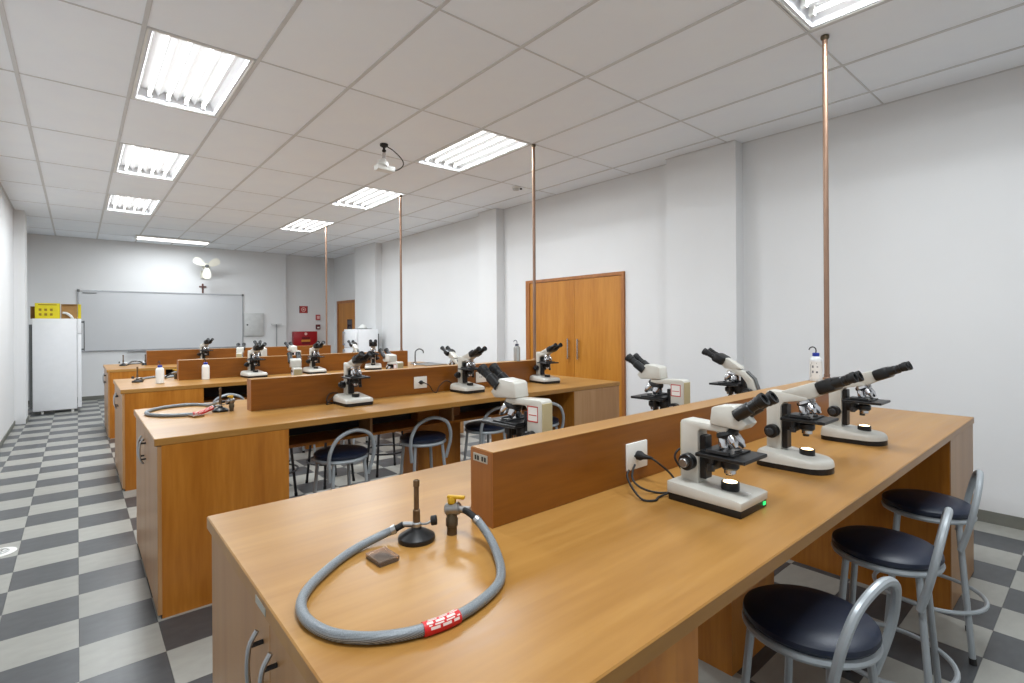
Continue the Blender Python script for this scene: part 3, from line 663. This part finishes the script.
# ------------------------------------------------------------------ wash bottles
def bottle(label, x, y, z, h, r, capm, body='bottle', lab=True, spout=True):
    t = thing('wash_bottle', label, 'bottle', (x, y, z), .32, 'plastic wash bottles')
    ob('body', lambda bm: lathe(bm, [(r*.9, 0), (r, .004), (r, h*.72), (r*.93, h*.8), (r*.6, h*.87), (r*.42, h*.89), (r*.42, h*.9)], n=24), body, t)
    ob('cap', lambda bm: lathe(bm, [(r*.52, h*.875), (r*.55, h*.88), (r*.55, h*.985), (r*.45, h)], n=20), capm, t)
    if spout: ob('nozzle', lambda bm: tube(bm, smooth_path([(0, 0, h*.99), (0, 0, h*1.12), (0, .012, h*1.2), (0, .028, h*1.18), (0, .036, h*1.1)], 5), .0035, 8), 'dark_cap' if capm != 'blue_cap' else 'black_soft', t)
    if lab:
        def lf(bm):
            n = 12
            for k in range(n):
                a0, a1 = [-1.2+2.4*(k+j)/n+PI for j in (0, 1)]
                vs = [bm.verts.new((math.cos(a)*(r+.0006), math.sin(a)*(r+.0006), zz)) for a, zz in ((a0, h*.1), (a1, h*.1), (a1, h*.7), (a0, h*.7))]
                bm.faces.new(vs)
        lb = ob('paper_label', lf, 'label_paper', t)
        def ink(bm):
            for a0, a1, z0, z1 in ((-.7, .1, .62, .66), (-.6, -.35, .48, .56), (.1, .35, .50, .53), (-.6, -.35, .3, .38), (0, .3, .3, .36), (-.9, -.8, .15, .6), (-.7, .6, .2, .225)):
                vs = [bm.verts.new((math.cos(a+PI)*(r+.0012), math.sin(a+PI)*(r+.0012), h*zz)) for a, zz in ((a0, z0), (a1, z0), (a1, z1), (a0, z1))]
                bm.faces.new(vs)
        ob('print', ink, 'label_ink', lb, smooth=False)
    return t
bottle('wash bottle with blue cap and hazard label, on the foreground partition by the pipe', 3.37, y1+.625, UZ+.002, .17, .034, 'blue_cap')
bottle('clear wash bottle with dark cap on the second partition beside the pipe', 3.22, y2+.625, UZ+.002, .165, .032, 'dark_cap', 'bottle_water', False)
bottle('white blue-capped bottle near the left end of the third bench', .62, y3+.40, ZT, .18, .036, 'blue_cap', 'white_plastic', False, True)
bottle('white blue-capped bottle against the partition of the third bench', 1.03, y3+.50, ZT, .18, .036, 'blue_cap', 'white_plastic', False, True)

# ------------------------------------------------------------------ sink tap on the third bench
t = thing('sink_tap', 'dark gooseneck tap standing at the right end of the third bench', 'tap', (3.60, y3+.62, ZT))
ob('base', lambda bm: lathe(bm, [(.03, 0), (.03, .01), (.018, .02), (.018, .05)], n=18), 'steel', t)
ob('spout', lambda bm: tube(bm, smooth_path([(0, 0, .05), (0, 0, .14), (.01, -.0, .195), (.06, -.01, .225), (.11, -.02, .2), (.12, -.022, .165)], 6), .009, 10), 'grey_back', t)
ob('handle', lambda bm: (cyl(bm, (-.018, 0, .035), (-.045, 0, .035), .007, n=10), bx(bm, -.055, -.045, -.02, .02, .028, .042, bev=.003)), 'steel', t)
t = thing('sink_basin', 'shallow pale metal sink basin at the right end of the third bench', 'sink', (3.77, y3+.60, ZT))
ob('rim', lambda bm: (bx(bm, -.14, .19, -.24, -.21, 0, .012, bev=.003), bx(bm, -.14, .19, .21, .24, 0, .012, bev=.003), bx(bm, -.14, -.115, -.21, .21, 0, .012, bev=.003), bx(bm, .165, .19, -.21, .21, 0, .012, bev=.003)), 'steel', t)
ob('bowl', B(-.115, .165, -.21, .21, 0, .004), 'brushed', t, smooth=False)

# ------------------------------------------------------------------ back wall and appliances
t = thing('whiteboard', 'wide white writing board with thin aluminium frame on the back wall', 'whiteboard', (1.5, YB, .97))
ob('panel', B(-1.47, 1.47, -.018, 0, .02, 1.21), 'whiteboard', t, smooth=False)
for n_, a in (('frame_rail', (-1.49, 1.49, -.025, 0, 1.21, 1.24)), ('frame_rail', (-1.49, 1.49, -.025, 0, 0, .02)), ('frame_stile', (-1.49, -1.47, -.025, 0, .02, 1.21)), ('frame_stile', (1.47, 1.49, -.025, 0, .02, 1.21))): ob(n_, B(*a), 'alu', t, smooth=False)
ob('pen_tray', B(-.7, 1.0, -.07, 0, -.02, 0), 'alu', t, smooth=False)
ob('corner_clip', lambda bm: (bx(bm, -1.5, -1.46, -.03, -.02, 1.2, 1.25), bx(bm, 1.46, 1.5, -.03, -.02, 1.2, 1.25), bx(bm, -1.42, -1.2, -.03, -.02, 1.175, 1.19)), 'grey_back', t, smooth=False)
t = thing('wall_fan', 'cream wall fan mounted above the cross', 'fan', (2.19, YB, 2.66))
ob('bracket', lambda bm: (bx(bm, -.07, .07, -.06, 0, -.11, .06, bev=.015), cyl(bm, (0, -.05, .0), (0, -.2, .13), .02)), 'cream', t)
ob('motor', lambda bm: lathe(bm, [(.03, -.06), (.07, -.04), (.075, .06), (.05, .1), (0, .11)], (0, -.24, .14), (0, -1, 0), 24), 'cream', t)
hb = ob('hub', lambda bm: lathe(bm, [(.035, 0), (.035, .03), (.02, .045), (0, .048)], (0, -.35, .14), (0, -1, 0), 18), 'grey_back', t)
for k in range(3):
    def blade(bm):
        a = math.radians(150+120*k); rows = []
        for r_, wd, tw in ((.03, .05, .4), (.1, .13, .35), (.18, .17, .28), (.25, .15, .22), (.285, .08, .2)):
            dx, dz = math.cos(a), math.sin(a); px, pz = -dz, dx
            rows.append([[bm.verts.new((dx*r_+px*w2*math.cos(tw), -.365-w2*math.sin(tw)+th, .14+dz*r_+pz*w2*math.cos(tw))) for w2 in (-wd/2, 0, wd/2)] for th in (0, .004)])
        for A, Bb in zip(rows, rows[1:]):
            for s in (0, 1):
                for j in (0, 1): bm.faces.new((A[s][j], A[s][j+1], Bb[s][j+1], Bb[s][j]))
        bmesh.ops.recalc_face_normals(bm, faces=bm.faces)
    ob('blade', blade, 'cream', t)
t = thing('crucifix', 'small dark brown cross on the wall above the whiteboard', 'cross', (2.165, YB, 2.22))
ob('upright', B(-.016, .016, -.02, 0, 0, .21), 'cross_wood', t, smooth=False); ob('crossbar', B(-.07, .07, -.023, 0, .125, .155), 'cross_wood', t, smooth=False)
t = thing('electrical_panel', 'flat grey electrical box on the wall right of the whiteboard', 'panel', (3.22, YB, 1.225))
ob('box', B(-.215, .215, -.05, 0, 0, .55, bev=.004), 'panel_grey', t); ob('door', B(-.2, .2, -.056, -.05, .015, .535, bev=.002), 'panel_grey', t)
ob('lock', lambda bm: lathe(bm, [(.018, 0), (.018, .01), (.01, .014)], (-.15, -.056, .27), (0, -1, 0), 14), 'black', t)
t = thing('pole_stand', 'thin grey pole stand with a flat T-shaped top against the back wall', 'stand', (3.70, YB-.14, 0))
ob('pole', lambda bm: cyl(bm, (0, 0, .02), (0, 0, 1.5), .014), 'alu', t); ob('top_bar', B(-.11, .11, -.06, .06, 1.5, 1.52, bev=.004), 'panel_grey', t); ob('base', lambda bm: lathe(bm, [(.12, 0), (.12, .012), (.02, .03)], n=24), 'alu', t)
YR = YB+.1
t = thing('hose_cabinet', 'red fire hose cabinet on the back wall', 'cabinet', (4.42, YR, .93))
ob('box', B(-.29, .29, -.16, 0, 0, .39, bev=.004), 'red_paint', t); ob('door', B(-.275, .275, -.168, -.16, .012, .378, bev=.002), 'red_paint', t)
ob('emblem', lambda bm: lathe(bm, [(.035, 0), (.035, .003)], (0, -.168, .33), (0, -1, 0), 18), 'sign_pale', t); ob('band', B(-.11, .11, -.172, -.168, .13, .18), 'amber', t, smooth=False); ob('grille', lambda bm: [bx(bm, -.1, .1, -.172, -.168, zz, zz+.02) for zz in (.07, .1, .2, .225)], 'dark_red', t, smooth=False)
t = thing('fire_sign', 'square red fire equipment sign with pale pictogram', 'sign', (4.42, YR, 1.79))
ob('plate', B(-.1, .1, -.006, 0, 0, .18), 'red_sign', t, smooth=False); ob('border', lambda bm: (bx(bm, -.105, -.09, -.008, 0, -.003, .183), bx(bm, .09, .105, -.008, 0, -.003, .183)), 'dark_red', t, smooth=False)
ob('pictogram', lambda bm: (tube(bm, ring_pts(.05, 0, 24), .008, 6, True), bmesh.ops.transform(bm, matrix=Matrix.Translation((0, -.008, .09)) @ Matrix.Rotation(PI/2, 4, 'X'), verts=bm.verts[:]), bx(bm, -.02, .02, -.01, -.006, .07, .11)), 'sign_pale', t)
t = thing('alarm_button', 'small red alarm box, upper of two beside the copper pipe', 'alarm', (4.78, YR, 1.61), 0, 'alarm boxes on the back wall')
ob('housing', B(-.055, .055, -.045, 0, 0, .14, bev=.006), 'red_sign', t); ob('glass', B(-.035, .035, -.05, -.045, .03, .11), 'sign_pale', t, smooth=False)
t = thing('alarm_button', 'small dark red alarm box with white centre, lower of two', 'alarm', (4.78, YR, 1.37), 0, 'alarm boxes on the back wall')
ob('housing', B(-.055, .055, -.045, 0, 0, .125, bev=.006), 'dark_red', t); ob('button', B(-.03, .03, -.055, -.045, .025, .065, bev=.003), 'white_plastic', t)

def fridge(label, loc, w_, d_, h_, rz, split, dark_handle, hands):
    t = thing('refrigerator', label, 'refrigerator', loc, rz)
    # local: door faces -y, width along x
    ob('body', B(-w_/2, w_/2, -d_/2+.06, d_/2, .05, h_, bev=.012), 'appliance', t)
    ob('condenser_back', B(-w_/2+.04, w_/2-.04, d_/2, d_/2+.04, .1, h_-.1), 'grey_back', t)
    for z0, z1 in ((.07, split-.004), (split+.004, h_-.002)): ob('door', B(-w_/2, w_/2, -d_/2, -d_/2+.055, z0, z1, bev=.008), 'appliance', t)
    for z0, z1 in hands:
        ob('handle', lambda bm: (bx(bm, -w_/2+.03, -w_/2+.055, -d_/2-.045, -d_/2-.03, z0, min(z1, h_-.02), bev=.005), bx(bm, -w_/2+.03, -w_/2+.055, -d_/2-.04, -d_/2, z0+.01, z0+.04), bx(bm, -w_/2+.03, -w_/2+.055, -d_/2-.04, -d_/2, min(z1, h_-.02)-.04, min(z1, h_-.02)-.01)), 'grey_back' if dark_handle else 'alu', t)
    for sx in (-1, 1):
        for sy in (-1, 1): ob('foot', lambda bm: cyl(bm, (sx*(w_/2-.05), sy*(d_/2-.12), 0), (sx*(w_/2-.05), sy*(d_/2-.12), .055), .02, n=10), 'black_rubber' if sx > 0 else 'white_plastic', t)
    return t
FRX, FRY, FRH = -.262, 11.99, 1.615
fridge('tall white refrigerator in the left corner with yellow boxes on top', (FRX, FRY, 0), .60, .63, FRH, PI/2, 1.35, True, [(1.05, 1.58)])
SFY = 10.40
fridge('small white refrigerator by the far wooden door', (4.61, SFY, 0), .60, .50, 1.385, -PI/2, .99, False, [(.55, .96), (1.04, 1.34)])
# boxes on the left refrigerator
def carton(label, x, y, z, w_, d_, h_, mat, prn, open_top=True):
    t = thing('carton', label, 'box', (x, y, z), 0, 'boxes on the refrigerator')
    hh = h_
    for nm, a in (('side_panel', (-w_/2, w_/2, -d_/2, -d_/2+.008, .006, hh)), ('side_panel', (-w_/2, w_/2, d_/2-.008, d_/2, .006, hh)), ('side_panel', (-w_/2, -w_/2+.008, -d_/2+.008, d_/2-.008, .006, hh)), ('side_panel', (w_/2-.008, w_/2, -d_/2+.008, d_/2-.008, .006, hh)), ('bottom_panel', (-w_/2, w_/2, -d_/2, d_/2, 0, .006))):
        ob(nm, B(*a), mat, t, smooth=False)
    if prn:
        ob('print', lambda bm: [bx(bm, xx, xx+.035, -d_/2-.001, -d_/2, zz, zz+.04) for xx in (-.11, -.04, .03) for zz in (.05, .13)]+[bx(bm, -w_/2+.04, w_/2-.04, -d_/2-.001, -d_/2, hh-.035, hh-.02)], 'brown_print', t, smooth=False)
    else:
        ob('flap', B(-w_/2, w_/2, -d_/2-.05, -d_/2, hh, hh+.005), mat, t, smooth=False)
    return t
fy = FRY-.12
carton('bright yellow printed box standing on the tall refrigerator', -.385, fy-.02, FRH, .315, .26, .262, 'yellow_box', True)
carton('brown cardboard box beside the yellow box on the tall refrigerator', -.105, fy+.06, FRH, .215, .3, .245, 'cardboard', False)
carton('low dark cardboard box left of the yellow box on the refrigerator', -.575, fy+.08, FRH, .055, .25, .20, 'cardboard_dark', False)
t = thing('yellow_panel', 'narrow yellow box leaning at the right edge of the tall refrigerator', 'box', (.03, fy+.1, FRH), 0, 'boxes on the refrigerator')
ob('body', B(-.022, .022, -.1, .1, 0, .25, bev=.002), 'yellow_box', t, smooth=False); ob('lid', B(-.023, .023, -.102, .102, .25, .255), 'yellow_box', t, smooth=False)
t = thing('white_tube', 'curled white plastic tube in front of the boxes on the refrigerator', 'tube', (-.13, fy-.16, FRH))
ob('body', lambda bm: tube(bm, smooth_path([(-.06, .03, .10), (-.02, .02, .095), (.03, .0, .06), (.06, -.01, .02)], 5), [.02]*16, 12), 'white_plastic', t)
ob('cap', lambda bm: cyl(bm, (.06, -.01, .0), (.065, -.012, .024), .022), 'white_plastic', t)
# things on the small refrigerator
t = thing('supply_tray', 'low grey tray of small supplies on the small refrigerator', 'tray', (4.66, SFY, 1.385))
ob('base', B(-.13, .13, -.15, .15, 0, .012, bev=.003), 'grey_back', t); ob('bag', lambda bm: lathe(bm, [(.09, .012), (.1, .03), (.06, .07), (.02, .1), (0, .11)], (.0, .03, 0), n=18), 'white_plastic', t)

# ------------------------------------------------------------------ ceiling devices, floor drain
t = thing('ceiling_device', 'small white device hanging from a dark ceiling bracket with looped cable', 'device', (2.309, 4.643, CZ))
ob('bracket', lambda bm: (lathe(bm, [(.04, -.002), (.04, -.02), (.018, -.035)], n=18), cyl(bm, (0, 0, -.03), (0, -.0, -.10), .012), lathe(bm, [(.014, -.055), (.02, -.06), (.02, -.075), (.014, -.08)], n=14)), 'black', t)
ob('stem', lambda bm: cyl(bm, (0, 0, -.09), (-.01, -.01, -.17), .016), 'chrome', t)
ob('lamp_body', lambda bm: (lathe(bm, [(.02, 0), (.05, .03), (.058, .075), (.05, .08), (0, .075)], (-.01, -.01, -.155), (-.25, -.1, -1), 22), bx(bm, -.09, .10, -.05, .05, -.27, -.215, bev=.014)), 'white_plastic', t)
ob('cable', lambda bm: tube(bm, smooth_path([(.02, 0, -.015), (.08, -.04, -.06), (.15, -.08, -.14), (.16, -.09, -.2), (.12, -.06, -.245), (.06, -.02, -.26)], 6), .005, 8), 'black_rubber', t)
t = thing('smoke_detector', 'round pale smoke detector on the ceiling near the second copper pipe', 'detector', (4.35, 5.02, CZ))
ob('base', lambda bm: lathe(bm, [(.055, -.001), (.055, -.012), (.045, -.02)], n=24), 'white_plastic', t); ob('sensor', lambda bm: lathe(bm, [(.045, -.02), (.04, -.04), (.02, -.045), (0, -.045)], n=24), 'panel_grey', t)
ob('side_lamp', B(.075, .10, -.012, .012, -.02, -.001, bev=.003), 'black', t)
t = thing('floor_drain', 'round pale floor drain cover in the left aisle', 'drain', (-.40, 4.70, 0))
ob('cover', lambda bm: lathe(bm, [(.09, 0), (.09, .003), (.08, .005), (0, .005)], n=32), 'white_plastic', t)
ob('ring', lambda bm: tube(bm, ring_pts(.05, .0055, 28), .006, 6, True), 'panel_grey', t)
for k in range(6): ob('slot', lambda bm: bx(bm, .015, .04, -.004, .004, .005, .006, mat=Matrix.Rotation(k*PI/3, 4, 'Z')), 'black_soft', t)
